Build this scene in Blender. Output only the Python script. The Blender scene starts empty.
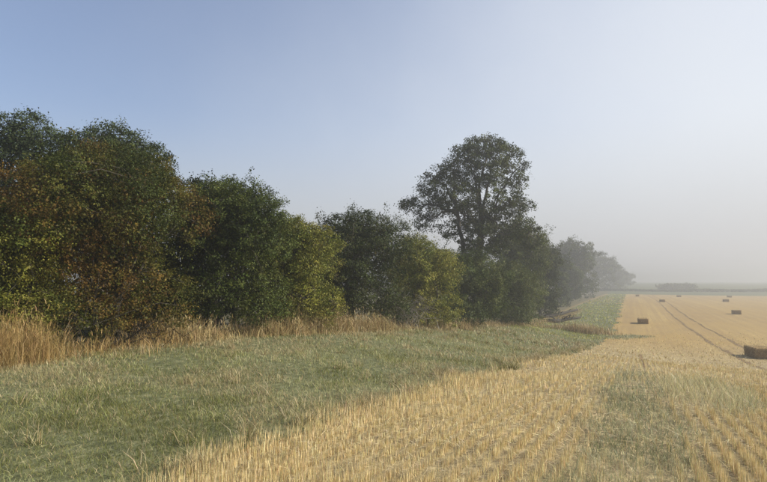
import bpy, math, random
import numpy as np
from mathutils import Vector

rng = np.random.default_rng(7)
random.seed(7)
sc = bpy.context.scene
C = sc.collection

# ------------------------------------------------------------------ camera
F_PX, CX, CY, Y0 = 554.0, 383.5, 241.0, 283.0   # focal length and eye level in photo pixels
EYE = 1.65
A = math.radians(24.2)                           # rows run along +Y, the camera looks 24.2 deg to their left
SA, CA = math.sin(A), math.cos(A)
PITCH = math.atan((Y0 - CY) / F_PX)
cam_d = bpy.data.cameras.new('camera')
cam = bpy.data.objects.new('camera', cam_d); C.objects.link(cam)
cam_d.sensor_width = 36.0
cam_d.lens = 36.0 * F_PX / 767.0
cam_d.clip_start = 0.1; cam_d.clip_end = 6000
cam.location = (0, 0, EYE)
cam.rotation_euler = (math.radians(90) + PITCH, 0, A)
sc.camera = cam

# ------------------------------------------------------------------ sky, sun, exposure
SUN_EL = math.radians(31)
SUN_RIGHT = math.radians(88)                     # angle of the sun to the right of the view direction
sx, sd = math.sin(SUN_RIGHT), math.cos(SUN_RIGHT)
sun_h = Vector((sx*CA - sd*SA, sx*SA + sd*CA, 0)).normalized()
sun_dir = Vector((sun_h.x*math.cos(SUN_EL), sun_h.y*math.cos(SUN_EL), math.sin(SUN_EL)))
world = bpy.data.worlds.new('World'); sc.world = world; world.use_nodes = True
nt = world.node_tree; nt.nodes.clear()
N = nt.nodes.new; L = nt.links.new
out = N('ShaderNodeOutputWorld'); bg = N('ShaderNodeBackground'); bg.inputs['Strength'].default_value = 0.10
sky = N('ShaderNodeTexSky'); sky.sky_type = 'NISHITA'; sky.sun_disc = False
sky.sun_elevation = SUN_EL
sky.sun_rotation = math.atan2(sun_dir.x, sun_dir.y)
sky.altitude = 0; sky.air_density = 1.0; sky.dust_density = 2.2; sky.ozone_density = 2.0
# thin mist veil over the whole sky: thicker low down and on the sunward side, soft uneven edges
geo = N('ShaderNodeTexCoord')
sep = N('ShaderNodeSeparateXYZ'); L(geo.outputs['Generated'], sep.inputs[0])
dot = N('ShaderNodeVectorMath'); dot.operation = 'DOT_PRODUCT'; L(geo.outputs['Generated'], dot.inputs[0]); dot.inputs[1].default_value = sun_h
noi = N('ShaderNodeTexNoise'); noi.inputs['Scale'].default_value = 1.6; noi.inputs['Detail'].default_value = 5; noi.inputs['Roughness'].default_value = 0.5
L(geo.outputs['Generated'], noi.inputs['Vector'])
def M(op, a, b=None, clamp=False):
    m = N('ShaderNodeMath'); m.operation = op; m.use_clamp = clamp
    for i, v in enumerate((a, b)):
        if v is None: continue
        if isinstance(v, (int, float)): m.inputs[i].default_value = v
        else: L(v, m.inputs[i])
    return m.outputs[0]
v1 = M('MULTIPLY', dot.outputs['Value'], 0.75)
v2 = M('MULTIPLY', M('SUBTRACT', noi.outputs['Fac'], 0.5), 0.6)
v3 = M('MULTIPLY', M('SUBTRACT', 0.30, sep.outputs['Z']), 0.9)
veil = M('ADD', M('ADD', v1, v2), M('ADD', v3, 0.30))
ramp = N('ShaderNodeMapRange'); ramp.interpolation_type = 'SMOOTHSTEP'
L(veil, ramp.inputs['Value']); ramp.inputs['From Min'].default_value = -0.15; ramp.inputs['From Max'].default_value = 1.0
ramp.inputs['To Min'].default_value = 0.12; ramp.inputs['To Max'].default_value = 0.9
mixc = N('ShaderNodeMix'); mixc.data_type = 'RGBA'
tint = N('ShaderNodeMix'); tint.data_type = 'RGBA'; tint.blend_type = 'MULTIPLY'; tint.inputs['Factor'].default_value = 1.0
L(sky.outputs[0], tint.inputs['A']); tint.inputs['B'].default_value = (1.06, 1.04, 1.11, 1)
L(ramp.outputs[0], mixc.inputs['Factor']); L(tint.outputs['Result'], mixc.inputs['A'])
mixc.inputs['B'].default_value = (5.5, 5.7, 5.9, 1)
low = N('ShaderNodeMapRange'); low.interpolation_type = 'SMOOTHSTEP'      # grey fog bank all round the horizon
L(M('ADD', sep.outputs['Z'], M('MULTIPLY', M('SUBTRACT', noi.outputs['Fac'], 0.5), 0.12)), low.inputs['Value'])
low.inputs['From Min'].default_value = -0.02; low.inputs['From Max'].default_value = 0.30; low.inputs['To Min'].default_value = 1; low.inputs['To Max'].default_value = 0
mix2 = N('ShaderNodeMix'); mix2.data_type = 'RGBA'; L(low.outputs[0], mix2.inputs['Factor']); L(mixc.outputs['Result'], mix2.inputs['A'])
mix2.inputs['B'].default_value = (4.0, 4.0, 4.1, 1)
L(mix2.outputs['Result'], bg.inputs['Color']); L(bg.outputs[0], out.inputs['Surface'])

sun_l = bpy.data.lights.new('sun', 'SUN'); sun_l.energy = 5.0; sun_l.angle = math.radians(2.5); sun_l.color = (1.0, 0.94, 0.82)
sun = bpy.data.objects.new('sun', sun_l); C.objects.link(sun)
sun.rotation_euler = sun_dir.to_track_quat('Z', 'Y').to_euler(); sun.location = (40, -20, 60)

vs = sc.view_settings
vs.view_transform = 'Standard'; vs.look = 'None'; vs.gamma = 1.0; vs.use_curve_mapping = False
vs.exposure = 0.65
sc.render.engine = 'CYCLES'
cy = sc.cycles
cy.use_denoising = True
cy.max_bounces = 6; cy.diffuse_bounces = 3; cy.transmission_bounces = 3; cy.volume_bounces = 2; cy.glossy_bounces = 2
cy.transparent_max_bounces = 8

# ------------------------------------------------------------------ terrain
def table(ys, zs):
    yy = np.arange(-400, 1601, 1.0)
    z = np.interp(yy, ys, zs)
    k = np.exp(-0.5*(np.arange(-15, 16)/3.5)**2); k /= k.sum()
    zz = np.convolve(np.pad(z, 15, mode='edge'), k, mode='valid')
    return yy, zz
FAR = [282, 330, 420, 600, 1600]; FARZ = [-3.65, -3.2, -1.6, 0.6, 4.0]
TH = table([-400, 0, 9, 15, 30, 45, 60, 80, 110]+FAR, [0.3, 0.05, -0.05, -0.15, -0.95, -1.85, -2.6, -3.2, -3.55]+FARZ)
TS = table([-400, 0, 5, 14, 30, 45, 60, 80, 110]+FAR, [0.2, 0, 0, -0.62, -1.95, -3.0, -3.5, -3.65, -3.65]+FARZ)
TR = table([-400, 0, 7, 14, 25, 34.6, 44, 56, 75, 110]+FAR, [0.0, 0, -0.03, -0.55, -1.85, -2.9, -3.3, -3.55, -3.65, -3.65]+FARZ)
def sm(t): t = np.clip(t, 0, 1); return t*t*(3-2*t)
def Z(x, y):
    x = np.asarray(x, float); y = np.asarray(y, float)
    h = np.interp(y, *TH); s = np.interp(y, *TS); r = np.interp(y, *TR)
    a = sm((x+12.5)/9.5); b = sm((x+3)/9.0)
    z = h + (s-h)*a + (r-s)*b
    z = z + 0.035*np.sin(x*0.9+1.3)*np.sin(y*0.55+0.4) + 0.02*np.sin(x*2.1+y*0.7)*np.sin(y*1.3)
    far = sm((np.hypot(x, y)-60)/100.0)
    z = z + far*0.25*np.sin(x*0.035+y*0.011)
    return z
EDGE_Y = [-60, 3, 14, 28, 40, 46, 52, 60, 90, 282]; EDGE_X = [-3.5, -3.5, -3.5, -3.0, -2.6, -2.4, -2.5, -2.1, -2.3, -3.2]
def edge(y): return np.interp(y, EDGE_Y, EDGE_X) + 0.22*np.sin(y*0.9)*np.exp(-np.abs(y)/60) + 0.15*np.sin(y*2.3+1) + np.where(y > 55, .28*np.sin(y*.41)+.2*np.sin(y*.93+2), 0)
HEDGE_Y = [-60, 45, 60, 75, 110, 300]; HEDGE_X = [-12.6, -12.4, -11.0, -9.6, -10.4, -9.5]
def hedge(y): return np.interp(y, HEDGE_Y, HEDGE_X)
def at(px, D):                       # ground point seen in photo column px at depth D along the view direction
    X = (px-CX)/F_PX*D
    return X*CA - D*SA, X*SA + D*CA
def vnoise(x, y, s, seed=0):         # cheap smooth noise in 0..1
    v = 0
    r = np.random.default_rng(seed)
    for k in range(6):
        a = r.uniform(0, 6.28); f = s*r.uniform(0.6, 1.9); p = r.uniform(0, 6.28)
        v = v + np.sin((np.cos(a)*x + np.sin(a)*y)*f + p)
    return np.clip(0.5 + v/6.5, 0, 1)

# ------------------------------------------------------------------ helpers
def new_mat(name):
    m = bpy.data.materials.new(name); m.use_nodes = True; m.node_tree.nodes.clear(); return m
def leaf_mat(name, transl=0.3, rough=0.6, spec=0.25):
    m = new_mat(name); t = m.node_tree; n = t.nodes.new; l = t.links.new
    o = n('ShaderNodeOutputMaterial'); a = n('ShaderNodeAttribute'); a.attribute_name = 'col'
    p = n('ShaderNodeBsdfPrincipled'); p.inputs['Roughness'].default_value = rough; p.inputs['Specular IOR Level'].default_value = spec
    tr = n('ShaderNodeBsdfTranslucent'); mx = n('ShaderNodeMixShader'); mx.inputs[0].default_value = transl
    l(a.outputs['Color'], p.inputs['Base Color']); l(a.outputs['Color'], tr.inputs['Color'])
    l(p.outputs[0], mx.inputs[1]); l(tr.outputs[0], mx.inputs[2]); l(mx.outputs[0], o.inputs['Surface'])
    return m
def noise_mat(name, stops, scale=(1, 1, 1), nscale=5.0, detail=8, rough=0.9, bump=0.0, bscale=40, coord='Object'):
    m = new_mat(name); t = m.node_tree; n = t.nodes.new; l = t.links.new
    o = n('ShaderNodeOutputMaterial'); p = n('ShaderNodeBsdfPrincipled'); p.inputs['Roughness'].default_value = rough
    p.inputs['Specular IOR Level'].default_value = 0.2
    tc = n('ShaderNodeTexCoord'); mp = n('ShaderNodeMapping'); mp.inputs['Scale'].default_value = scale
    l(tc.outputs[coord], mp.inputs[0])
    no = n('ShaderNodeTexNoise'); no.inputs['Scale'].default_value = nscale; no.inputs['Detail'].default_value = detail; no.inputs['Roughness'].default_value = 0.65
    l(mp.outputs[0], no.inputs['Vector'])
    r = n('ShaderNodeValToRGB'); e = r.color_ramp.elements
    e[0].position, e[0].color = stops[0][0], (*stops[0][1], 1); e[1].position, e[1].color = stops[-1][0], (*stops[-1][1], 1)
    for s in stops[1:-1]:
        q = e.new(s[0]); q.color = (*s[1], 1)
    l(no.outputs['Fac'], r.inputs[0]); l(r.outputs[0], p.inputs['Base Color'])
    if bump:
        n2 = n('ShaderNodeTexNoise'); n2.inputs['Scale'].default_value = bscale; n2.inputs['Detail'].default_value = 4; l(mp.outputs[0], n2.inputs['Vector'])
        b = n('ShaderNodeBump'); b.inputs['Strength'].default_value = bump; b.inputs['Distance'].default_value = 0.03
        l(n2.outputs['Fac'], b.inputs['Height']); l(b.outputs[0], p.inputs['Normal'])
    l(p.outputs[0], o.inputs['Surface'])
    return m
def raw_mesh(name, verts, faces_idx, k, cols=None):
    """verts (n,3); faces_idx flat loops; k verts per face; cols (nfaces,3)"""
    me = bpy.data.meshes.new(name)
    nf = len(faces_idx)//k
    me.vertices.add(len(verts)); me.vertices.foreach_set('co', np.ascontiguousarray(verts, dtype=np.float32).ravel())
    me.loops.add(nf*k); me.loops.foreach_set('vertex_index', np.ascontiguousarray(faces_idx, dtype=np.int32).ravel())
    me.polygons.add(nf); me.polygons.foreach_set('loop_start', np.arange(0, nf*k, k, dtype=np.int32))
    me.update(calc_edges=True)
    if cols is not None:
        at_ = me.attributes.new('col', 'FLOAT_COLOR', 'FACE')
        c4 = np.ones((nf, 4), np.float32); c4[:, :3] = cols
        at_.data.foreach_set('color', c4.ravel())
    return me
def link(name, me, mat, parent=None, loc=None):
    o = bpy.data.objects.new(name, me); C.objects.link(o)
    if mat: me.materials.append(mat)
    if parent: o.parent = parent
    if loc is not None: o.location = loc
    return o
def tag(o, label=None, cat=None, group=None, kind=None):
    for k, v in (('label', label), ('category', cat), ('group', group), ('kind', kind)):
        if v: o[k] = v
    return o
def unit(v): return v/np.maximum(np.linalg.norm(v, axis=-1, keepdims=True), 1e-9)
def tubes(segs, sides=5):
    """segs: list of polylines [(p, r), ...] -> one mesh data"""
    V, Fc = [], []; base = 0
    for pl in segs:
        P = np.array([p for p, r in pl], float); R = np.array([r for p, r in pl], float)
        T = unit(np.gradient(P, axis=0))
        ref = np.where(np.abs(T[:, 2:3]) > 0.9, np.array([[1., 0, 0]]), np.array([[0, 0, 1.]]))
        U = unit(np.cross(T, ref)); W = np.cross(T, U)
        ang = np.arange(sides)*2*math.pi/sides
        ring = P[:, None] + R[:, None, None]*(np.cos(ang)[None, :, None]*U[:, None] + np.sin(ang)[None, :, None]*W[:, None])
        n = len(P); V.append(ring.reshape(-1, 3))
        for i in range(n-1):
            for j in range(sides):
                a = base+i*sides+j; b = base+i*sides+(j+1) % sides
                Fc += [a, b, b+sides, a+sides]
        base += n*sides
    return raw_mesh('tubes', np.concatenate(V), np.array(Fc), 4)
def blades(x, y, z, length, width, lean, cols, bend=0.5, mid=0.55, yaw=None):
    """grass blades: quad + tip triangle as two quads sharing data (tip quad degenerate-free: narrow tip)"""
    n = len(x)
    yaw = rng.uniform(0, 2*math.pi, n) if yaw is None else yaw
    dx, dy = np.cos(yaw), np.sin(yaw)
    fy = rng.uniform(0, 2*math.pi, n); wx, wy = np.cos(fy)*width/2, np.sin(fy)*width/2
    b = np.stack([x, y, z-0.015], 1)
    l1 = length*mid; l2 = length*(1-mid)
    m = b + np.stack([dx*np.sin(lean)*l1, dy*np.sin(lean)*l1, np.cos(lean)*l1], 1)
    ln2 = np.clip(lean + bend*rng.uniform(0.5, 1.4, n), 0, 2.0)
    t = m + np.stack([dx*np.sin(ln2)*l2, dy*np.sin(ln2)*l2, np.cos(ln2)*l2], 1)
    w = np.stack([wx, wy, 0*wx], 1)
    V = np.stack([b-w, b+w, m+w*0.8, m-w*0.8, t+w*0.2, t-w*0.2], 1).reshape(-1, 3)
    i = np.arange(n)[:, None]*6
    Fi = np.concatenate([i+np.array([[0, 1, 2, 3]]), i+np.array([[3, 2, 4, 5]])], 1).ravel()
    return raw_mesh('blades', V, Fi, 4, np.repeat(cols, 2, axis=0))
def pick(pal, n, t=None, jit=0.22):
    """colours from a palette; t in 0..1 chooses along it"""
    P = np.array(pal); t = rng.uniform(0, 1, n) if t is None else np.clip(t, 0, 0.9999)
    f = t*(len(P)-1); i = f.astype(int); fr = (f-i)[:, None]
    c = P[i]*(1-fr) + P[np.minimum(i+1, len(P)-1)]*fr
    return np.clip(c*(1+rng.normal(0, jit, (n, 1)))*(1+rng.normal(0, 0.05, (n, 3))), 0.005, 0.95)

# ------------------------------------------------------------------ ground sheets
def grid_mesh(xs, ys, fn):
    X, Y = np.meshgrid(xs, ys); Zz = fn(X, Y)
    V = np.stack([X.ravel(), Y.ravel(), Zz.ravel()], 1)
    nx, ny = len(xs), len(ys)
    i, j = np.meshgrid(np.arange(nx-1), np.arange(ny-1)); a = (j*nx+i).ravel()
    me = raw_mesh('sheet', V, np.stack([a, a+1, a+1+nx, a+nx], 1).ravel(), 4)
    me.polygons.foreach_set('use_smooth', np.ones(len(me.polygons), bool)); return me
xs = np.concatenate([np.arange(-900, -60, 20), np.arange(-60, -16, 2), np.arange(-16, 16, 0.6), np.arange(16, 60, 2), np.arange(60, 901, 20)])
ys = np.concatenate([np.arange(-300, -20, 20), np.arange(-20, 60, 0.6), np.arange(60, 140, 1.5), np.arange(140, 400, 6), np.arange(400, 1501, 25)])

def field_material():
    m = new_mat('stubble_soil'); t = m.node_tree; n = t.nodes.new; l = t.links.new
    o = n('ShaderNodeOutputMaterial'); p = n('ShaderNodeBsdfPrincipled'); p.inputs['Roughness'].default_value = 0.9; p.inputs['Specular IOR Level'].default_value = 0.15
    tc = n('ShaderNodeTexCoord')
    def nz(sc_, s, d=6, r=0.6):
        mp = n('ShaderNodeMapping'); mp.inputs['Scale'].default_value = sc_; l(tc.outputs['Object'], mp.inputs[0])
        q = n('ShaderNodeTexNoise'); q.inputs['Scale'].default_value = s; q.inputs['Detail'].default_value = d; q.inputs['Roughness'].default_value = r
        l(mp.outputs[0], q.inputs['Vector']); return q.outputs['Fac']
    def ramp_(f, a, b):
        r = n('ShaderNodeMapRange'); r.interpolation_type = 'SMOOTHSTEP'; l(f, r.inputs['Value']); r.inputs['From Min'].default_value = a; r.inputs['From Max'].default_value = b; return r.outputs[0]
    def mix(f, a, b):
        q = n('ShaderNodeMix'); q.data_type = 'RGBA'
        if isinstance(f, float): q.inputs['Factor'].default_value = f
        else: l(f, q.inputs['Factor'])
        for nm, v in (('A', a), ('B', b)):
            if isinstance(v, tuple): q.inputs[nm].default_value = (*v, 1)
            else: l(v, q.inputs[nm])
        return q.outputs['Result']
    straw = mix(ramp_(nz((1, .12, 1), 6), .3, .7), (.40, .28, .075), (.57, .415, .13))
    swath = mix(ramp_(nz((1, .025, 1), .55, 6), .36, .64), (.37, .24, .055), (.60, .435, .135))
    col = mix(0.65, straw, swath)
    col = mix(ramp_(nz((1, .006, 1), 1.5, 5, .7), .40, .60), mix(0.5, col, (.27, .18, .06)), col)
    fine = ramp_(nz((1, .35, 1), 22, 8, .75), .42, .62)
    col = mix(fine, (.20, .135, .07), col)
    big = ramp_(nz((.35, 1, 1), .12, 4), .42, .66)
    col = mix(big, col, mix(0.45, col, (.30, .20, .065)))
    sp0 = n('ShaderNodeSeparateXYZ'); l(tc.outputs['Object'], sp0.inputs[0])
    bare = ramp_(sp0.outputs['Y'], 58, 30)      # near the camera the straw is real geometry, the sheet itself is soil
    col = mix(bare, col, mix(ramp_(nz((1, .5, 1), 7, 8, .7), .4, .68), (.18, .14, .075), (.42, .335, .175)))
    # beyond the far edge of the field: dull green pasture
    sp = n('ShaderNodeSeparateXYZ'); l(tc.outputs['Object'], sp.inputs[0])
    farm = ramp_(sp.outputs['Y'], 281, 284)
    col = mix(farm, col, mix(nz((1, 1, 1), .05), (.05, .07, .03), (.11, .12, .05)))
    # rough ground under and behind the hedge
    hm = n('ShaderNodeMapRange'); l(sp.outputs['X'], hm.inputs['Value']); hm.inputs['From Min'].default_value = -12.5; hm.inputs['From Max'].default_value = -11
    hm.inputs['To Min'].default_value = 1; hm.inputs['To Max'].default_value = 0
    col = mix(hm.outputs[0], col, mix(ramp_(nz((1, 1, 1), 2), .4, .6), (.06, .05, .03), (.14, .12, .05)))
    l(col, p.inputs['Base Color'])
    b = n('ShaderNodeBump'); b.inputs['Strength'].default_value = 0.6; b.inputs['Distance'].default_value = 0.04
    l(nz((1, .5, 1), 14, 6, .7), b.inputs['Height']); l(b.outputs[0], p.inputs['Normal'])
    l(p.outputs[0], o.inputs['Surface'])
    return m
ground = tag(link('ground', grid_mesh(xs, ys, Z), field_material()), kind='structure')

# grass margin sheet between the hedge foot and the stubble
def margin():
    yy = np.concatenate([np.arange(-20, 60, 0.4), np.arange(60, 140, 1.0), np.arange(140, 283, 3)])
    k = 26; V = []; 
    for y in yy:
        x0, x1 = hedge(y)-1.2, edge(y)
        x = np.linspace(x0, x1, k); V.append(np.stack([x, np.full(k, y), Z(x, np.full(k, y))+0.012], 1))
    V = np.concatenate(V); ny = len(yy)
    i, j = np.meshgrid(np.arange(k-1), np.arange(ny-1)); a = (j*k+i).ravel()
    me = raw_mesh('margin', V, np.stack([a, a+1, a+1+k, a+k], 1).ravel(), 4)
    me.polygons.foreach_set('use_smooth', np.ones(len(me.polygons), bool)); return me
m_turf = noise_mat('turf', [(.28, (.045, .045, .02)), (.45, (.085, .092, .04)), (.58, (.14, .145, .07)), (.72, (.25, .225, .12))], (1, .6, 1), 7.0, 10, bump=0.8, bscale=30)
tag(link('grass_margin', margin(), m_turf), kind='structure')

# wheel tracks pressed through the stubble
m_soil = noise_mat('track_soil', [(.3, (.09, .058, .026)), (.55, (.17, .11, .045)), (.7, (.36, .25, .10))], (1, .4, 1), 6.0)
def track(x0, w, ya, yb, wob=0.25):
    yy = np.concatenate([np.arange(ya, min(140, yb), 0.8), np.arange(140, max(140, yb), 4)])
    cx = x0 + wob*np.sin(yy*0.045) + 0.06*np.sin(yy*0.31)
    ww = w*(0.55+0.7*vnoise(yy, 0*yy, 0.9, 3))*rng.uniform(.75, 1.25, len(yy))
    V = []
    for f in (-.5, -.17, .17, .5):
        x = cx+f*ww; V.append(np.stack([x, yy, Z(x, yy)+0.014-0.004*(abs(f) < .3)], 1))
    V = np.stack(V, 1).reshape(-1, 3); n = len(yy)
    i, j = np.meshgrid(np.arange(3), np.arange(n-1)); a = (j*4+i).ravel()
    return raw_mesh('track', V, np.stack([a, a+1, a+5, a+4], 1).ravel(), 4)
tag(link('wheel_track', track(5.85, .28, 18, 281), m_soil), kind='structure')
tag(link('wheel_track', track(7.75, .28, 20, 281), m_soil), kind='structure')
tag(link('wheel_track', track(0.2, .16, 22, 36, .1), m_soil), kind='structure')

# ------------------------------------------------------------------ stuff on the ground
def scatter(D0, D1, dens, half=0.86, xr=None):
    """points in the wedge the camera (and its neighbours) see, between two depths"""
    area = half*(D1*D1-D0*D0); n = int(area*dens)
    D = np.sqrt(rng.uniform(D0*D0, D1*D1, n)); X = rng.uniform(-half, half, n)*D
    x, y = X*CA-D*SA, X*SA+D*CA
    if xr is not None:
        k = (x > xr[0]) & (x < xr[1]); x, y, D = x[k], y[k], D[k]
    return x, y, D
ROW = 0.168
STRAW = [(.34, .25, .108), (.50, .385, .175), (.63, .50, .25), (.72, .60, .34), (.62, .53, .33)]
m_straw = leaf_mat('straw', 0.15, 0.55, 0.3)
def weedy(x, y):                      # wheeling left to weeds straight ahead of the camera
    w = 0.72 + 0.12*np.sin(y*1.7) + 0.08*np.sin(y*4.1)
    a = sm((w + .15 - np.abs(x+0.02))/0.55)*sm((24-y)/12.0)
    b = sm((1.05 - np.hypot((x-1.15)/1.0, (y-12.6)/3.4))/0.4)
    return np.clip(a+b, 0, 1), b
def stubble():
    parts = []
    for D0, D1, dens, w, hs in ((2.2, 6, 760, .0034, 1), (6, 9, 480, .0042, 1), (9, 15, 150, .0066, 1.0), (15, 27, 44, .011, .95), (27, 62, 6, .026, .9)):
        x, y, D = scatter(D0, D1, dens, xr=(-9, 60))
        k = x > edge(y)-0.15-0.25*rng.random(len(x))**2
        wd, bb = weedy(x, y); k &= rng.random(len(x)) > 0.93*wd
        k &= rng.random(len(x)) > np.clip((D-30)/30, 0, 1)
        gap = vnoise(x, y, 4.0, 5); k &= rng.random(len(x)) < 0.35+1.1*gap
        x, y, D = x[k], y[k], D[k]
        row = np.round(x/ROW)*ROW
        cl = 4
        x = np.repeat(row + rng.normal(0, .019, len(x)), cl); y = np.repeat(y, cl); D = np.repeat(D, cl)
        x = x + rng.normal(0, .013, len(x)); y = y + rng.normal(0, .06, len(x))
        n = len(x)
        h = hs*np.clip(rng.normal(.11, .027, n), .035, .19)*(0.75+0.45*vnoise(x, y, .8, 9))
        near_edge = np.exp(-np.clip(x-edge(y), 0, 9)/0.35); h = h*(1+0.5*near_edge*rng.random(n))
        parts.append((x, y, h, np.full(n, w)*rng.uniform(.7, 1.4, n)))
    x, y, h, w = [np.concatenate([p[i] for p in parts]) for i in range(4)]
    t = np.clip(rng.normal(.52, .25, len(x)) + .3*(vnoise(x, y, .5, 2)-.5), 0, 1)
    return blades(x, y, Z(x, y), h, w, np.abs(rng.normal(0, .10, len(x))), pick(STRAW, len(x), t), bend=.03, mid=.7)
tag(link('stubble', stubble(), m_straw), 'pale golden cut cereal stubble standing in rows across the field', 'stubble', kind='stuff')

def litter():                         # loose straw lying between the rows
    parts = []
    for D0, D1, dens, w, ln in ((2.2, 6, 650, .0035, .13), (6, 10, 330, .007, .18), (10, 20, 25, .012, .22), (20, 45, 6, .022, .3)):
        x, y, D = scatter(D0, D1, dens, xr=(-9, 60)); k = x > edge(y)+.05
        wd, bb = weedy(x, y); k &= rng.random(len(x)) > .4*wd
        x, y = x[k], y[k]; n = len(x)
        parts.append((x, y, np.full(n, ln)*rng.uniform(.4, 1.3, n), np.full(n, w)))
    x, y, ln, w = [np.concatenate([p[i] for p in parts]) for i in range(4)]; n = len(x)
    return blades(x, y, Z(x, y)+.02+.05*rng.random(n)**2, ln, w, np.clip(rng.normal(1.45, .12, n), 1.1, 1.6), pick(STRAW, n), bend=.15)
tag(link('straw_litter', litter(), m_straw), 'loose cut straw lying flat between the stubble rows', 'straw', kind='stuff')

GREEN = [(.10, .108, .022), (.165, .172, .042), (.235, .237, .072), (.325, .322, .135), (.43, .418, .22)]
DRY = [(.27, .21, .10), (.37, .295, .145), (.46, .38, .20), (.54, .46, .27)]
m_grass = leaf_mat('grass_blade', 0.35, 0.5, 0.35)
def grass():
    parts = []
    for D0, D1, dens, w, ln in ((2.5, 7, 2000, .004, .10), (7, 11, 1100, .006, .11), (11, 18, 400, .010, .12), (18, 32, 140, .018, .14), (32, 60, 36, .04, .2), (60, 130, 8, .085, .26), (130, 285, 1.2, .2, .35)):
        x, y, D = scatter(D0, D1, dens, half=.8, xr=(-14, -1.0))
        k = (x < edge(y)+np.where(y > 50, .35, .14)*rng.normal(0, 1, len(x))) & (x > hedge(y)-.6) & (y < 282)
        k &= rng.random(len(x)) < (.62 if D0 < 11 else .4)+.8*vnoise(x, y, 2.2, 11)
        x, y = x[k], y[k]; n = len(x)
        tuft = vnoise(x, y, 3.0, 12)
        parts.append((x, y, ln*rng.uniform(.5, 1.3, n)*(.6+.8*tuft), np.full(n, w)*rng.uniform(.7, 1.3, n)))
    for k in range(240):                       # taller tufts here and there
        if k < 150: ty = rng.uniform(3, 45); tx = rng.uniform(hedge(ty)+.8, edge(ty))
        else: ty = rng.uniform(3, 40); tx = edge(ty)-abs(rng.normal(0, .35))
        m = int(rng.uniform(25, 80)); q = .004+.0005*ty
        parts.append((tx+rng.normal(0, .07, m), ty+rng.normal(0, .07, m), rng.uniform(.12, .34, m), np.full(m, q)))
    x, y, ln, w = [np.concatenate([p[i] for p in parts]) for i in range(4)]; n = len(x)
    t = .52 + .7*(vnoise(x*.6, y, 1.5, 13)-.5) + .4*(vnoise(x*.6, y, 4.5, 15)-.5) + rng.normal(0, .16, n)
    col = pick(GREEN, n, t, .15)
    hd = np.clip((x-hedge(y))/8.5, 0, 1)
    dryp = .17 + .45*(vnoise(x, y*.6, 1.1, 14) > .55) + .55*np.exp(-hd/.22)
    dryp = dryp + .45*(ln > .2)*(y < 45)
    dryp = dryp + .4*np.exp(-(edge(y)-x)/.7)*(vnoise(x, y, 1.3, 17) > .5)
    dryp = np.where(y > 55, dryp*.35, dryp)
    isd = rng.random(n) < dryp
    col[isd] = pick(DRY, int(isd.sum()), None, .15)*.9
    fresh = (y > 50)[:, None]                  # far strip: fresher regrowth
    col = np.where(fresh, col*np.array([[1.05, 1.10, .62]]), col)
    return blades(x, y, Z(x, y)+.01, ln, w, np.abs(rng.normal(.55, .35, n)), col, bend=.55)
tag(link('grass', grass(), m_grass), 'short dewy grey green grass on the field margin', 'grass', kind='stuff')

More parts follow.
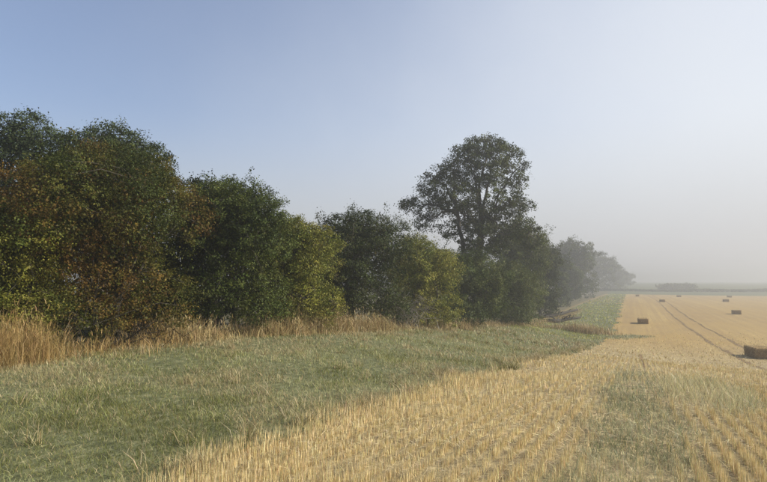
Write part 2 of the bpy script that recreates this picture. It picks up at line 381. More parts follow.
def tall_grass():                      # golden tussocks along the hedge foot
    P = []
    def clump(cx, cy, rx, ry, h, n, w):
        n = int(n*.46); x = cx+rng.normal(0, rx*.5, n)-.15; y = cy+rng.normal(0, ry*.5, n)
        P.append((x, y, h*np.clip(rng.normal(.52, .24, n), .15, 1.1), np.full(n, w)))
    for px, D, rx, h, n in ((-18, 11.2, 1.0, 1.15, 5500), (8, 11.8, .9, 1.2, 5500), (34, 12.3, .7, 1.0, 3600), (-50, 10.6, 1.0, 1.1, 3000)):
        x, y = at(px, D); clump(x, y, rx, rx, h, int(n*1.5), .006)
    for px, D, rx, h, n in ((165, 16.6, .8, .75, 1500), (190, 17.2, .8, .95, 2200), (215, 18.0, .8, .7, 1200), (250, 20.0, .8, .75, 1400), (272, 20.8, .8, .9, 1600), (292, 21.8, .9, 1.1, 2400), (318, 23.3, .9, 1.0, 2200),
                            (340, 24.8, .9, 1.15, 2400), (362, 26.4, .9, 1.0, 2000), (380, 28.0, .8, 1.05, 1800), (440, 34.5, 1.0, .75, 900), (462, 38, 1.2, .9, 1000), (100, 14.2, .7, .4, 500), (130, 15.3, .7, .45, 500)):
        x, y = at(px, D); clump(x, y, rx*.9, rx*.7, h, int(n*1.4), .006+.0003*D)
    for px, D, h in ((520, 55, .4), (535, 57, .4), (552, 58, .45), (566, 58, .8), (574, 57, 1.15), (581, 57, 1.3), (588, 56.5, 1.35), (595, 56, 1.2), (600, 56, .7)):
        x, y = at(px, D); clump(x, y, 1.5, 1.6, h, 1500, .035)
    # thinner continuous fringe
    y = rng.uniform(2, 110, 16000); x = hedge(y)+.6+rng.normal(0, .55, len(y)); k = rng.random(len(y)) < (vnoise(x, y, .9, 21)-.1)*1.8
    x, y = x[k], y[k]; P.append((x, y, rng.uniform(.15, .62, len(x)), .006+.0004*y))
    x, y, ln, w = [np.concatenate([p[i] for p in P]) for i in range(4)]; n = len(x)
    gold = [(.15, .105, .043), (.27, .19, .08), (.38, .28, .125), (.47, .365, .185), (.20, .19, .08)]
    stem = rng.random(n) < .14                  # upright flowering stems with a seed head
    lean = np.where(stem, np.abs(rng.normal(.06, .09, n)), np.abs(rng.normal(.30, .36, n)))
    k = np.where(stem & (y < 50))[0]
    x = np.concatenate([x, x[k]]); y = np.concatenate([y, y[k]]); zz = np.concatenate([Z(x[:n], y[:n]), Z(x[n:], y[n:])+ln[k]*.95])
    w = np.concatenate([np.where(stem, w*.7, w), w[k]*1.7]); ln = np.concatenate([np.where(stem, ln*1.12, ln), .13*np.ones(len(k))]); lean = np.concatenate([lean, rng.uniform(0, .6, len(k))]); n = len(x)
    tw = np.where((y < 12.5)[:, None], np.array([[.86, .77, .62]]), 1.0)      # tawny patch at the near end
    return blades(x, y, zz, ln, w, lean, tw*pick(gold, n, np.clip(rng.normal(.5, .24, n), 0, 1)), bend=np.where(np.arange(n) < len(stem), np.where(np.resize(stem, n), .08, .8), .3))
tag(link('tall_dry_grass', tall_grass(), m_straw), 'tall golden dry grass growing along the foot of the hedge', 'dry grass', kind='stuff')

def weeds():
    P = []
    for D0, D1, dens, w in ((2.2, 6, 2000, .0038), (6, 10, 1100, .005), (10, 20, 330, .008)):
        x, y, D = scatter(D0, D1, dens, xr=(-1.3, 2.6))
        wd, b = weedy(x, y); k = rng.random(len(x)) < wd*(.25+1.0*vnoise(x, y, 3.2, 31)); x, y = x[k], y[k]
        P.append((x, y, np.full(len(x), w)))
    # weeds crossing the field edge at the foot of the slope
    for px, D in ((606, 50), (610, 51), (616, 52), (622, 52.5), (629, 53), (636, 53.5)):
        x, y = at(px, D); n = 260; P.append((x+rng.normal(0, .8, n), y+rng.normal(0, .6, n), np.full(n, .035)))
    x, y, w = [np.concatenate([p[i] for p in P]) for i in range(3)]; n = len(x)
    wd, b = weedy(x, y)
    ln = rng.uniform(.06, .19, n)*(1+1.1*b); ln = np.where(y > 40, ln*1.4, ln)
    pale = [(.36, .31, .15), (.46, .40, .21), (.54, .47, .27), (.42, .40, .23)]
    gg = [(.135, .15, .066), (.19, .205, .105), (.26, .27, .155), (.35, .335, .195), (.48, .42, .25)]
    col = pick(gg, n, np.clip(.45+.5*(vnoise(x, y, 2.4, 33)-.5)+rng.normal(0, .22, n), 0, 1))
    isp = rng.random(n) < b*.85; col[isp] = pick(pale, int(isp.sum()))
    return blades(x, y, Z(x, y), ln, w, np.abs(rng.normal(.3, .35, n)), col, bend=.5)
tag(link('weeds', weeds(), m_grass), 'grey green weeds and wispy pale grass along the old wheeling', 'weeds', kind='stuff')

# ------------------------------------------------------------------ trees
m_leaf = leaf_mat('leaf', 0.25, 0.62, 0.15)
m_bark = noise_mat('bark', [(.3, (.045, .038, .028)), (.6, (.10, .088, .068)), (.8, (.19, .175, .145))], (1, 1, .25), 9, bump=.8, bscale=20)
m_pale_bark = noise_mat('pale_bark', [(.3, (.10, .088, .07)), (.7, (.30, .275, .235))], (1, 1, .25), 9, bump=.6, bscale=20)
m_dead = noise_mat('dead_wood', [(.3, (.02, .016, .012)), (.6, (.05, .042, .032)), (.85, (.12, .105, .08))], (1, 1, 1), 6, bump=.8, bscale=20)

def auto_lobes(w, dp, h, skirt=0.25, n=14, top=1.0, r=None):
    r = r or np.random.default_rng(1)
    Lb = [(0, 0, h*.54, w*.38, dp*.38, h*.34)]
    for k in range(n):
        a = r.uniform(0, 2*math.pi); e = r.uniform(-.25, 1.0)
        ce = math.cos(e*math.pi/2); se = math.sin(e*math.pi/2)
        rr = r.uniform(.10, .22); q = r.uniform(.88, 1.16)
        Lb.append((w*.36*q*ce*math.cos(a), dp*.36*q*ce*math.sin(a), h*(.56+(.90-.56-rr*.7)*q*se), w*rr, dp*rr, h*rr*.72))
    if skirt:
        for k in range(6):                       # shoulders: hedge crowns are boxier than domes
            a = k*math.pi/3 + r.uniform(-.35, .35); rr = r.uniform(.16, .23)
            Lb.append((w*.36*math.cos(a), dp*.36*math.sin(a), h*r.uniform(.52, .76), w*rr, dp*rr, h*rr*.75))
        for k in range(7):
            a = k*2*math.pi/7 + r.uniform(-.3, .3)
            Lb.append((w*.30*math.cos(a), dp*.30*math.sin(a), h*r.uniform(.14, .3), w*skirt, dp*skirt, h*.2))
    return Lb
def bump3(d, seed):
    r = np.random.default_rng(seed); v = 0
    for k in range(5):
        f = r.normal(0, 1, 3); f = f/np.linalg.norm(f)*r.uniform(3, 9); v = v+np.sin(d@f + r.uniform(0, 6.28))
    return v/5
def crown_mesh(lobes, n_leaves, leaf, sig, lpc, pal, seed, inner=.33, zmin=.12, depth=.15, droop=.25, patch=1.0, shoots=12, fill=.16):
    global rng
    r = np.random.default_rng(seed)
    Lb = np.array(lobes); nc = n_leaves//lpc
    wgt = (Lb[:, 3]*Lb[:, 5]+Lb[:, 3]*Lb[:, 4]+Lb[:, 4]*Lb[:, 5]); wgt /= wgt.sum()
    cen, outd = [], []
    got = 0
    while got < nc:
        li = r.choice(len(Lb), nc*2, p=wgt); d = unit(r.normal(0, 1, (nc*2, 3)))
        rad = 1+.24*bump3(d*1.0+li[:, None]*.7, seed+5) - np.abs(r.normal(0, depth, nc*2))
        isin = r.random(nc*2) < inner; rad = np.where(isin, r.uniform(.35, .9, nc*2), rad)
        p = Lb[li, :3] + d*Lb[li, 3:6]*rad[:, None]
        q = np.min(np.where(np.arange(len(Lb))[None] == li[:, None], 9, np.linalg.norm((p[:, None]-Lb[None, :, :3])/Lb[None, :, 3:6], axis=2)), axis=1)
        k = (p[:, 2] > zmin) & ((q > .78) | (isin & (q > .45)))
        # far side of the hedge is not worth as many leaves
        k &= ~((p[:, 0] < -np.abs(Lb[:, 0]).max()*.40) & (r.random(len(p)) < (.62 if fill else 0)))
        cen.append(p[k]); outd.append(unit(d[k]/Lb[li[k], 3:6])); got += int(k.sum())
    cen = np.concatenate(cen)[:nc]; outd = np.concatenate(outd)[:nc]
    if shoots:                                   # leafy shoots that stick out of the outline
        up = np.where((outd[:, 2] > .15) & (r.random(nc) < .9))[0]
        for i in r.choice(up, shoots):
            dr = unit(outd[i]+np.array([0, 0, .7])+r.normal(0, .35, 3)); m = r.integers(3, 7)
            q = cen[i]+dr[None]*(np.arange(1, m+1)[:, None]*sig*1.15)+r.normal(0, .15*sig, (m, 3))
            cen = np.concatenate([cen, q]); outd = np.concatenate([outd, np.repeat(dr[None], m, 0)])
    fac = np.ones(len(cen)); fac[nc:] = .30; nc = len(cen)
    ax = unit(outd + np.array([0, 0, -droop]) + r.normal(0, .45, (nc, 3)))
    npc = np.clip(r.poisson(lpc*fac), 3, None); ci = np.repeat(np.arange(nc), npc); n = len(ci)
    s = (sig*r.uniform(.6, 1.4, nc)*(.4+.6*fac))[ci][:, None]
    g = r.normal(0, 1, (n, 3)); g = unit(g)*(r.random((n, 1))**.5)*1.7
    p = cen[ci] + g*s*np.array([1, 1, .72]) + ax[ci]*(r.normal(0, .35, (n, 1))*s)
    p[:, 2] = np.maximum(p[:, 2], .08+.15*r.random(n))
    d = unit(ax[ci]*.6 + r.normal(0, .7, (n, 3)) + np.array([0, 0, -.15]))
    nn = unit(r.normal(0, .34, (n, 3)) + outd[ci]*.5 + r.normal(0, .3, (nc, 3))[ci] + np.array([0, 0, .75]))
    sd = unit(np.cross(d, nn)); nn = np.cross(sd, d)
    l = leaf*.96*r.uniform(.5, 1.35, n)[:, None]; w = l*.32
    if fill:
        m = int(n*fill); li = np.where(r.random(m) < .5, 0, r.choice(len(Lb), m, p=wgt)); q = Lb[li, :3]+unit(r.normal(0, 1, (m, 3)))*Lb[li, 3:6]*(r.random((m, 1))**.5)*np.where(li == 0, .82, .6)[:, None]
        q[:, 2] = np.maximum(q[:, 2], .3)
        p = np.concatenate([p, q]); d = np.concatenate([d, unit(r.normal(0, 1, (m, 3)))]); ci = np.concatenate([ci, r.integers(0, nc, m)])
        f = unit(r.normal(0, 1, (m, 3))); f = unit(np.cross(d[n:], f)); sd = np.concatenate([sd, f]); nn = np.concatenate([nn, np.cross(f, d[n:])])
        l = np.concatenate([l, leaf*r.uniform(1.3, 2.1, (m, 1))]); w = l*.30; n += m
    V = np.stack([p-d*l*.5, p+sd*w+nn*l*.08, p+d*l*.5-nn*l*.06, p-sd*w+nn*l*.08], 1).reshape(-1, 3)
    t = .5 + patch*.75*bump3(cen*.35, seed+9)+r.normal(0, .14, nc)
    cb = np.clip(1+r.normal(0, .22, nc), .55, 1.6)
    sv = rng; rng = r
    col = pick(pal, n, np.clip(t[ci]+r.normal(0, .10, n), 0, .999), .14)*cb[ci][:, None]; rng = sv
    return raw_mesh('crown', V, np.arange(n*4), 4, col), cen, outd
def limb(p0, p1, r0, r1, r, k=5, wig=.06):
    p0, p1 = np.array(p0, float), np.array(p1, float); Lh = np.linalg.norm(p1-p0); out_ = []
    for i in range(k+1):
        t = i/k; q = p0+(p1-p0)*t; q = q + np.array([0, 0, Lh*.10*math.sin(math.pi*t)])
        if 0 < i < k: q = q + r.normal(0, wig*Lh*.5, 3)
        out_.append((q, r0+(r1-r0)*t))
    return out_
def wood(lobes, cen, h, r, trunk_r, stems=1, fork=.35, twigs=120, spread=.2):
    tr, br = [], []
    pts = []
    for s in range(stems):
        bx, by = (r.normal(0, spread, 2) if stems > 1 else (0, 0))
        top = np.array([bx*2.5, by*2.5, h*fork*r.uniform(.9, 1.3)])
        tl = limb((bx, by, -.25), top, trunk_r*r.uniform(.7, 1.1), trunk_r*.6, r, 5, .05); tr.append(tl); tip = np.array(tl[-1][0])
        for k in range(max(3, 9//stems)):
            lb = lobes[r.integers(len(lobes))]; tgt = np.array(lb[:3])+r.normal(0, .25, 3)*np.array(lb[3:6])
            st = np.array(tl[r.integers(2, 6)][0]); 
            b = limb(st, tgt, trunk_r*.45, trunk_r*.14, r, 5, .08); br.append(b); pts += [np.array(q[0]) for q in b[1:]]
        ap = np.array(lobes[0][:3])+np.array([0, 0, lobes[0][5]*.8]); b = limb(tip, ap, trunk_r*.6, trunk_r*.15, r, 6, .05); br.append(b); pts += [np.array(q[0]) for q in b[1:]]
    pts = np.array(pts)
    for c in cen[r.choice(len(cen), min(twigs, len(cen)), replace=False)]:
        i = np.argmin(np.linalg.norm(pts-c, axis=1)+.3*np.maximum(0, pts[:, 2]-c[2])); br.append(limb(pts[i], c, trunk_r*.12, trunk_r*.03, r, 3, .09))
    return tr, br
def tree(name, label, cat, px, D, lobes, n_leaves, leaf, sig, lpc, pal, seed, trunk_r=.12, stems=1, fork=.35, twigs=120, bark=None, group=None, wd=None, **kw):
    x, y = at(px, D); z = float(Z(x, y))
    root = bpy.data.objects.new(name, None); C.objects.link(root); root.location = (x, y, z); root.empty_display_size = .3
    tag(root, label, cat, group)
    r = np.random.default_rng(seed+100)
    me, cen, outd = crown_mesh(lobes, n_leaves, leaf, sig, lpc, pal, seed, **kw)
    h = max(l[2]+l[5] for l in lobes)
    if wd is None: tr, br = wood(lobes, cen, h, r, trunk_r, stems, fork, twigs)
    else: tr, br = wd(cen, r)
    link('trunk', tubes(tr, 8), bark or m_bark, root)
    link('branches', tubes(br, 4), bark or m_bark, root)
    tag(link('crown', me, m_leaf, root), kind='stuff')
    return root
def dims(pl, pr, top, D):
    px = (pl+pr)/2; x, y = at(px, D); z = float(Z(x, y)); w = (pr-pl)/F_PX*D; h = (Y0-top)/F_PX*D + EYE - z
    return px, w, h

HAW = [(.042, .054, .010), (.06, .068, .011), (.076, .076, .012), (.088, .076, .013), (.112, .074, .014), (.105, .058, .013)]
YEL = [(.07, .085, .014), (.115, .127, .02), (.17, .168, .028), (.22, .20, .036), (.14, .145, .026)]
DRK = [(.022, .032, .008), (.034, .046, .011), (.046, .06, .014), (.056, .064, .015), (.066, .058, .015)]
MID = [(.032, .045, .010), (.05, .067, .013), (.068, .086, .017), (.092, .10, .02)]
BLU = [(.04, .055, .02), (.054, .072, .026), (.068, .086, .03)]
OLV = [(.045, .05, .015), (.06, .062, .018), (.075, .072, .02), (.085, .065, .02)]
G = 'trees and shrubs of the old hedgerow'
def bush(name, label, cat, pl, pr, top, D, n_leaves, leaf, pal, seed, dp=None, skirt=.25, nl=26, sig=None, lpc=56, **kw):
    px, w, h = dims(pl, pr, top, D); r = np.random.default_rng(seed+50)
    lb = auto_lobes(w, dp or w*.95, h, skirt, nl, r=r)
    zt = max(l[2]+l[5] for l in lb); k = h*1.0/zt
    wx = max(math.hypot(l[0], l[1])+l[3] for l in lb); kx = w*.56/wx
    lb = [(l[0]*kx, l[1]*kx, l[2]*k, l[3]*kx, l[4]*kx, l[5]*k) for l in lb]
    return tree(name, label, cat, px, D, lb, n_leaves, leaf, sig or .15, lpc, pal, seed, group=G, **kw)
bush('hawthorn_tree', 'broad hawthorn turning rusty red brown at the near left end of the hedge', 'tree', -16, 212, 140, 17.2, 105000, .066, HAW, 1, trunk_r=.11, stems=4, fork=.25, twigs=150, nl=30, patch=1.2)
bush('sallow_tree', 'tall smooth domed green tree behind the rusty hawthorn at the left picture edge', 'tree', -70, 84, 105, 23.0, 36000, .105, BLU, 2, trunk_r=.2, stems=2, nl=18, sig=.2, depth=.06, skirt=0, patch=.5, shoots=0)
bush('sallow_tree', 'domed green tree showing above the rusty hawthorn, right of the taller dome', 'tree', 38, 172, 124, 24.0, 36000, .105, BLU, 3, trunk_r=.2, stems=2, nl=18, sig=.2, depth=.06, skirt=0, patch=.5, shoots=0)
bush('field_maple', 'low yellow green shrub in front of the hawthorn behind the tall golden grass', 'shrub', -60, 68, 196, 14.8, 55000, .066, YEL, 4, trunk_r=.07, stems=4, twigs=160, patch=1.2)
bush('hedge_tree', 'dark green rounded tree right of the rusty hawthorn', 'tree', 158, 296, 176, 21.0, 74000, .076, MID, 5, trunk_r=.12, stems=3, nl=30, twigs=160)
bush('hazel_shrub', 'yellow green shrub between two dark trees of the hedge', 'shrub', 230, 348, 218, 24.0, 58000, .08, YEL[:4]+[(.1, .09, .03)], 6, trunk_r=.08, stems=5, twigs=160)
bush('elder_tree', 'dark olive tree with a pointed ragged top left of the tall ash', 'tree', 298, 412, 208, 31.0, 56000, .095, DRK, 7, trunk_r=.13, stems=3, nl=30, sig=.2)
bush('dogwood_shrub', 'yellow green shrub just left of the tall ash', 'shrub', 366, 464, 234, 35.0, 46000, .095, YEL, 8, trunk_r=.09, stems=4, sig=.2)
bush('hedge_shrub', 'dull green shrub under the left side of the tall ash crown', 'shrub', 424, 510, 250, 44.0, 34000, .12, MID, 9, trunk_r=.1, stems=3, sig=.24)
bush('hedge_shrub', 'grey green rounded shrub under the right side of the tall ash crown', 'shrub', 466, 540, 260, 54.0, 32000, .14, MID[1:]+[(.08, .1, .035)], 10, trunk_r=.1, stems=3, sig=.27)
bush('hedge_tree', 'leafy green tree merging into the right flank of the tall ash', 'tree', 484, 547, 222, 64.0, 36000, .16, MID[1:]+[(.10, .115, .03)], 11, trunk_r=.2, stems=2, sig=.3)
bush('hedge_tree', 'mid green tree standing above the fallen boughs', 'tree', 520, 562, 238, 80.0, 24000, .22, DRK[1:4], 12, skirt=.15, trunk_r=.2, stems=2, sig=.32)
bush('hedge_tree', 'slightly misty tree just behind the fallen boughs', 'tree', 544, 571, 254, 120.0, 14000, .3, MID, 13, skirt=.15, trunk_r=.25, stems=2, sig=.42)
bush('hedge_shrub', 'low dark shrub showing behind the stems of the rusty hawthorn', 'shrub', 70, 190, 236, 21.5, 26000, .1, DRK, 25, trunk_r=.1, stems=3, shoots=0)
bush('hedge_shrub', 'dark green shrub tucked between the rusty hawthorn and the dark rounded tree', 'shrub', 146, 236, 174, 23.0, 26000, .09, DRK, 21, trunk_r=.1, stems=3)
bush('hedge_shrub', 'dark shrub filling the dip between the yellow green shrub and the ragged olive tree', 'shrub', 278, 356, 236, 29.5, 24000, .11, DRK, 22, trunk_r=.1, stems=3)
bush('hedge_shrub', 'dull green shrub between the yellow green shrub and the tall ash trunk', 'shrub', 396, 472, 248, 41.0, 22000, .13, MID, 23, trunk_r=.1, stems=3, sig=.22)
bush('misty_tree', 'lower bushy tree in thin mist between the fallen boughs and the tall grey tree', 'tree', 548, 582, 264, 150.0, 12000, .34, MID, 24, trunk_r=.25, stems=2, sig=.5, shoots=4)
bush('misty_tree', 'tall grey tree half lost in mist beyond the fallen boughs', 'tree', 549, 598, 236, 185.0, 20000, .42, MID, 14, trunk_r=.4, nl=30, sig=.6, fork=.3, shoots=0)
bush('misty_tree', 'pale broad tree deep in the mist right of the tall grey one', 'tree', 572, 618, 250, 320.0, 14000, .65, MID, 15, trunk_r=.4, sig=.9, shoots=0)
bush('misty_tree', 'faint lower tree deep in mist near the end of the hedge', 'tree', 598, 628, 263, 390.0, 9000, .75, MID, 16, trunk_r=.3, sig=1.0, shoots=0)
bush('misty_tree', 'faint small tree in mist at the very end of the hedge', 'tree', 612, 634, 272, 440.0, 6000, .8, MID, 17, trunk_r=.3, sig=1.0, shoots=0)

# the tall ash: open crown, lobes read off the photograph at its depth
D9 = 50.0; ax_, ay_ = at(477, D9); az_ = float(Z(ax_, ay_)); S9 = D9/F_PX
def P9(px, py, dd=0.0):               # local position of a pixel at the ash's depth + dd
    x, y = at(px, D9+dd); return np.array([x-ax_, y-ay_, (Y0-py)/F_PX*(D9+dd)+EYE-az_])
r9 = np.random.default_rng(99)
ash_l = []
for px, py, rp in ((487, 160, 26), (470, 172, 26), (500, 150, 15), (480, 146, 15), (512, 155, 13), (446, 172, 14), (430, 186, 14), (414, 205, 10), (404, 203, 6), (424, 222, 11), (440, 205, 15), (455, 195, 20), (518, 180, 11), (522, 205, 11), (510, 200, 15), (490, 195, 26), (470, 215, 20), (448, 230, 11), (500, 225, 26), (523, 228, 14), (482, 240, 24), (532, 240, 12), (462, 152, 11), (526, 166, 6)):
    c = P9(px, py, r9.uniform(-2.5, 2.5)); R = rp*S9*1.04; ash_l.append((*c, R, R, R*.85))
def ash_wood(cen, r):
    tr = [limb((0, 0, -.3), P9(478, 262), .42, .34, r, 5, .02), limb(P9(478, 262)-[0, 0, .1], P9(484, 205), .33, .22, r, 6, .03), limb((-.9, -.6, -.3), P9(463, 240), .26, .19, r, 5, .03), limb(P9(463, 240)-[0, 0, .05], P9(452, 195, -1), .19, .10, r, 5, .05)]
    br = []; pts = [np.array(q[0]) for t in tr[1:2]+tr[3:] for q in t]
    for px, py, dd, st in ((487, 140, 0, 0), (500, 150, 1, 0), (522, 165, -1, 0), (515, 200, 1, 0), (470, 160, -1, 0), (440, 180, 0, 1), (415, 204, 1, 1), (428, 222, -1, 1), (455, 165, 1, 1), (528, 235, -1, 0), (505, 235, -2, 0), (465, 215, 2, 0)):
        s = np.array(tr[1][r.integers(2, 7)][0]) if st == 0 else np.array(tr[3][r.integers(2, 6)][0])
        b = limb(s, P9(px, py, dd), .13, .04, r, 6, .06); br.append(b); pts += [np.array(q[0]) for q in b[1:]]
    pts = np.array(pts)
    for c in cen[r.choice(len(cen), 420, replace=False)]:
        i = np.argmin(np.linalg.norm(pts-c, axis=1)); br.append(limb(pts[i], c, .035, .010, r, 3, .09))
    return tr, br
tree('ash_tree', 'tall airy ash standing high above the hedge with sky through its crown', 'tree', 477, D9, ash_l, 64000, .165, .25, 38, DRK[1:4]+MID[2:], 20, wd=ash_wood, inner=.12, shoots=0, fill=0, zmin=3.0, depth=.22, droop=.35)

# bare thorny brushwood at the hedge foot
def bare_shrub(label, px, D, w, h, n, seed, mat):
    x, y = at(px, D); r = np.random.default_rng(seed)
    root = bpy.data.objects.new('bare_shrub', None); C.objects.link(root); root.location = (x, y, float(Z(x, y))); tag(root, label, 'shrub', 'bare brushwood in the hedge foot')
    st, tw = [], []
    for k in range(n):
        b = r.normal(0, w*.18, 2); e = np.array([r.normal(0, w*.42), r.normal(0, w*.3), h*r.uniform(.4, 1.05)])
        s = limb((b[0], b[1], -.05), e, .016, .005, r, 5, .12); st.append(s)
        for j in range(5):
            q = np.array(s[r.integers(2, 6)][0]); tw.append(limb(q, q+r.normal(0, .28, 3)*np.array([1, 1, .7])*h, .006, .003, r, 3, .1))
    for lst in (st, tw):
        for s in lst: 
            for i, (q, rr) in enumerate(s): s[i] = (np.array([q[0], q[1], max(q[2], .02 if i else -.05)]), rr)
    tag(link('stems', tubes(st, 4), mat, root), kind='stuff'); tag(link('twigs', tubes(tw, 3), mat, root), kind='stuff')
bare_shrub('bare grey thorny brushwood left of the tall ash, above the golden grass', 402, 32.0, 3.2, 1.7, 60, 40, m_pale_bark)
bare_shrub('leafless brown twigs under the rusty hawthorn', 132, 15.2, 2.2, .7, 30, 41, m_dead)

# fallen boughs lying out of the hedge
def bough(label, pts, r0, r1, seed):
    r = np.random.default_rng(seed); x0, y0 = at(*pts[0][:2]); z0 = float(Z(x0, y0))
    root = bpy.data.objects.new('fallen_bough', None); C.objects.link(root); root.location = (x0, y0, z0); tag(root, label, 'fallen bough', 'fallen boughs on the grass')
    pl = []
    for i, (px, D, up) in enumerate(pts):
        x, y = at(px, D); t = i/(len(pts)-1); rr = r0+(r1-r0)*t
        pl.append((np.array([x-x0, y-y0, float(Z(x, y))-z0+up+rr*.75]), rr*r.uniform(.9, 1.12)))
    link('trunk', tubes([[(pl[0][0], .02)]+pl+[(pl[-1][0]*1.004, .02)]], 8), m_dead, root)
    for k in range(9):
        q, rr = pl[r.integers(1, len(pl))]; q = np.array(q)
        d = np.array([r.normal(0, .5), r.normal(0, .5), r.uniform(.15, .7)])*r.uniform(.6, 1.4); link('branch', tubes([limb(q, q+d, rr*.4, rr*.12, r, 3, .1)], 5), m_dead, root)
bough('long dark fallen bough reaching from the hedge, the farther of two', [(534, 76, .0), (542, 77, .05), (550, 78.5, .15), (559, 80, .35), (567, 82, .65), (576, 84, .95)], .30, .16, 50)
bough('dark fallen bough on the grass, the nearer of two', [(548, 66, .0), (555, 67, .05), (561, 68, .2), (567, 68.5, .4), (573, 69, .55), (579, 70, .7)], .27, .12, 51)

# ------------------------------------------------------------------ straw bales
m_bale = noise_mat('bale_straw', [(.25, (.14, .085, .032)), (.45, (.25, .16, .06)), (.65, (.37, .25, .10)), (.85, (.50, .36, .16))], (1, .5, 3), 9, 8, bump=1.0, bscale=25)
m_twine = noise_mat('twine', [(.3, (.20, .15, .08)), (.7, (.32, .24, .13))], (1, 1, 1), 20)
BW, BL, BH = 1.2, 2.4, .68
def bale_body():
    nx, ny, nz = 10, 24, 7
    V, Fc, ix = [], [], {}
    def vid(i, j, k):
        if (i, j, k) not in ix:
            p = np.array([(i/nx-.5)*BW, (j/ny-.5)*BL, k/nz*BH])
            c = np.array([0, 0, BH/2]); hd = np.array([BW, BL, BH])/2
            q = (p-c)/hd; e = np.sort(np.abs(q))[::-1]
            if e[1] > .97: p = c+(p-c)*(1-.022*(1+(e[2] > .97)))
            fl = .018*math.sin(p[1]*2*math.pi/.29)             # wads of straw along the length
            out_ = np.array([np.sign(q[0])*(abs(q[0]) > .99), 0, (q[2] > .99)*1.0]); p = p+out_*fl+rng.normal(0, .012, 3)*np.array([1, 1, k > 0])
            ix[(i, j, k)] = len(V); V.append(p)
        return ix[(i, j, k)]
    def quad(a, b, c, d): Fc.extend([vid(*a), vid(*b), vid(*c), vid(*d)])
    for i in range(nx):
        for j in range(ny):
            quad((i, j, nz), (i+1, j, nz), (i+1, j+1, nz), (i, j+1, nz)); quad((i, j, 0), (i, j+1, 0), (i+1, j+1, 0), (i+1, j, 0))
    for k in range(nz):
        for i in range(nx): quad((i, 0, k), (i+1, 0, k), (i+1, 0, k+1), (i, 0, k+1)); quad((i, ny, k), (i, ny, k+1), (i+1, ny, k+1), (i+1, ny, k))
        for j in range(ny): quad((0, j, k), (0, j, k+1), (0, j+1, k+1), (0, j+1, k)); quad((nx, j, k), (nx, j+1, k), (nx, j+1, k+1), (nx, j, k+1))
    return raw_mesh('bale', np.array(V), np.array(Fc), 4)
def twine_mesh():
    a, b, t = BL/2+.012, BH+.016, .006
    pl = [((0, -a, .0), t), ((0, -a, b*.5), t), ((0, -a, b), t), ((0, -a*.5, b+.012), t), ((0, 0, b+.014), t), ((0, a*.5, b+.012), t), ((0, a, b), t), ((0, a, b*.5), t), ((0, a, 0), t)]
    return tubes([pl], 4)
def stray_mesh():
    n = 900; f = rng.integers(0, 5, n); u = rng.uniform(-1, 1, (n, 3)); p = u*np.array([BW, BL, BH])/2; nrm = np.zeros((n, 3))
    for i, (axi, s) in enumerate(((0, 1), (0, -1), (1, 1), (1, -1), (2, 1))):
        k = f == i; p[k, axi] = s*np.array([BW, BL, BH])[axi]/2; nrm[k, axi] = s
    p[:, 2] += BH/2
    d = unit(nrm*.6+rng.normal(0, .6, (n, 3))); s = unit(np.cross(d, rng.normal(0, 1, (n, 3))))*.006; l = rng.uniform(.04, .14, (n, 1))
    q = p+d*l; q[:, 2] = np.maximum(q[:, 2], .01); p[:, 2] = np.maximum(p[:, 2], .01)
    V = np.stack([p-s, p+s, q+s, q-s], 1).reshape(-1, 3)
    return raw_mesh('stray', V, np.arange(n*4), 4, pick(STRAW, n)*.8)
bm, tm, sm_ = bale_body(), twine_mesh(), stray_mesh(); bm.materials.append(m_bale); tm.materials.append(m_twine); sm_.materials.append(m_straw)
BALES = [(755, 37.5, 6, 'largest and nearest straw bale at the right picture edge beside the wheel tracks'),
         (641, 73.0, 1, 'straw bale nearest the grass margin, left of the wheel tracks'),
         (734, 93.0, -3, 'straw bale in the middle distance right of the wheel tracks'),
         (660.8, 150.0, 4, 'small distant straw bale close beside the two wheel tracks'),
         (724, 156.0, 2, 'small distant straw bale on the right, nearer of two far ones there'),
         (727.8, 212.0, 5, 'tiny hazy straw bale on the far right of the field'),
         (677.5, 212.0, 8, 'tiny hazy straw bale between the wheel tracks and the far right bales'),
         (636.3, 215.0, 0, 'tiny hazy straw bale near the far corner by the grass margin')]
for px, D, rz, lab in BALES:
    x, y = at(px, D); z = float(Z(x, y)); e = .6
    sl = math.atan2(float(Z(x, y+e)-Z(x, y-e)), 2*e)
    root = bpy.data.objects.new('straw_bale', None); C.objects.link(root); root.location = (x, y, z-.02); root.rotation_euler = (sl, 0, math.radians(rz)); tag(root, lab, 'straw bale', 'straw bales left in the field')
    for nm, me in (('body', bm), ('stray_straw', sm_)):
        o = bpy.data.objects.new(nm, me); C.objects.link(o); o.parent = root
        if nm == 'stray_straw': o['kind'] = 'stuff'
    for k in range(6):
        o = bpy.data.objects.new('twine', tm); C.objects.link(o); o.parent = root; o.location = ((k-2.5)*BW/6.2, 0, 0)

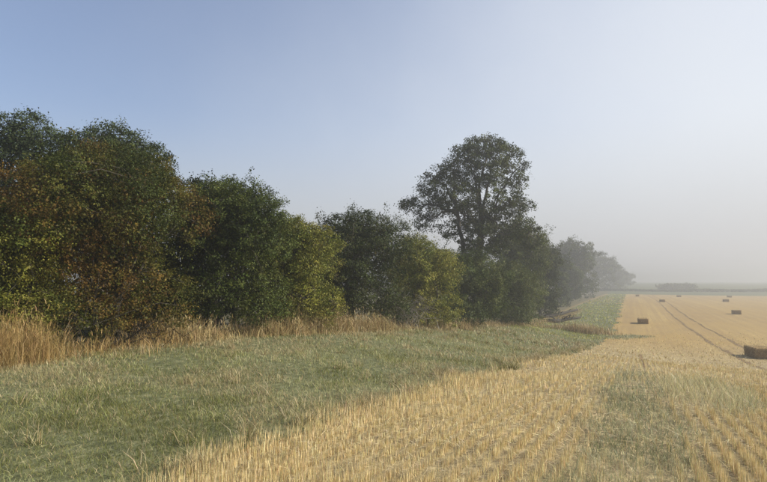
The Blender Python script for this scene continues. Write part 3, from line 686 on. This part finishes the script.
# ------------------------------------------------------------------ beyond the field
def far_tree(label, px, D, w, h, seed):
    r = np.random.default_rng(seed); tree('distant_tree', label, 'tree', px, D, auto_lobes(w, w, h, .2, 10, r=r), 2500, 1.0, .9, 14, MID, seed, trunk_r=.3, twigs=20, shoots=0, group='trees beyond the field')
far_tree('faint clump of low bushy tree beyond the far field edge', 668, 352, 14, 3.4, 60)
far_tree('faint low bushy tree beyond the far field edge, right of its neighbour', 682, 356, 14, 3.0, 61)
def far_hedge():
    n = 26000; y = 345+rng.normal(0, 1.2, n); x = rng.uniform(-20, 390, n); y = y+x*.02
    h = .9+1.6*vnoise(x, 0*x, .10, 71)
    p = np.stack([x, y, Z(x, y)+h*rng.random(n)**.7], 1); d = unit(rng.normal(0, 1, (n, 3))); s = unit(np.cross(d, rng.normal(0, 1, (n, 3))))
    l = .35; V = np.stack([p-d*l, p+s*l*.7, p+d*l, p-s*l*.7], 1).reshape(-1, 3)
    return raw_mesh('hedge', V, np.arange(n*4), 4, pick(MID, n))
tag(link('far_hedge', far_hedge(), m_leaf), 'long low hedge lost in mist along the far edge of the field', 'hedge', kind='stuff')

# ------------------------------------------------------------------ mist
def box(x0, x1, y0, y1, z0, z1):
    V = np.array([(x, y, z) for z in (z0, z1) for y in (y0, y1) for x in (x0, x1)], float)
    Fc = [0, 2, 3, 1, 4, 5, 7, 6, 0, 1, 5, 4, 2, 6, 7, 3, 0, 4, 6, 2, 1, 3, 7, 5]
    return raw_mesh('box', V, np.array(Fc), 4)
mh = new_mat('mist'); o_ = mh.node_tree.nodes.new('ShaderNodeOutputMaterial'); pv = mh.node_tree.nodes.new('ShaderNodeVolumePrincipled')
pv.inputs['Color'].default_value = (.50, .51, .53, 1); pv.inputs['Density'].default_value = 0.0025; pv.inputs['Anisotropy'].default_value = 0.45
mh.node_tree.links.new(pv.outputs[0], o_.inputs['Volume'])
tag(link('haze', box(-905, 905, -305, 1505, -8, 16.5), mh), 'pale even morning mist over field and hedge', 'mist', kind='stuff')
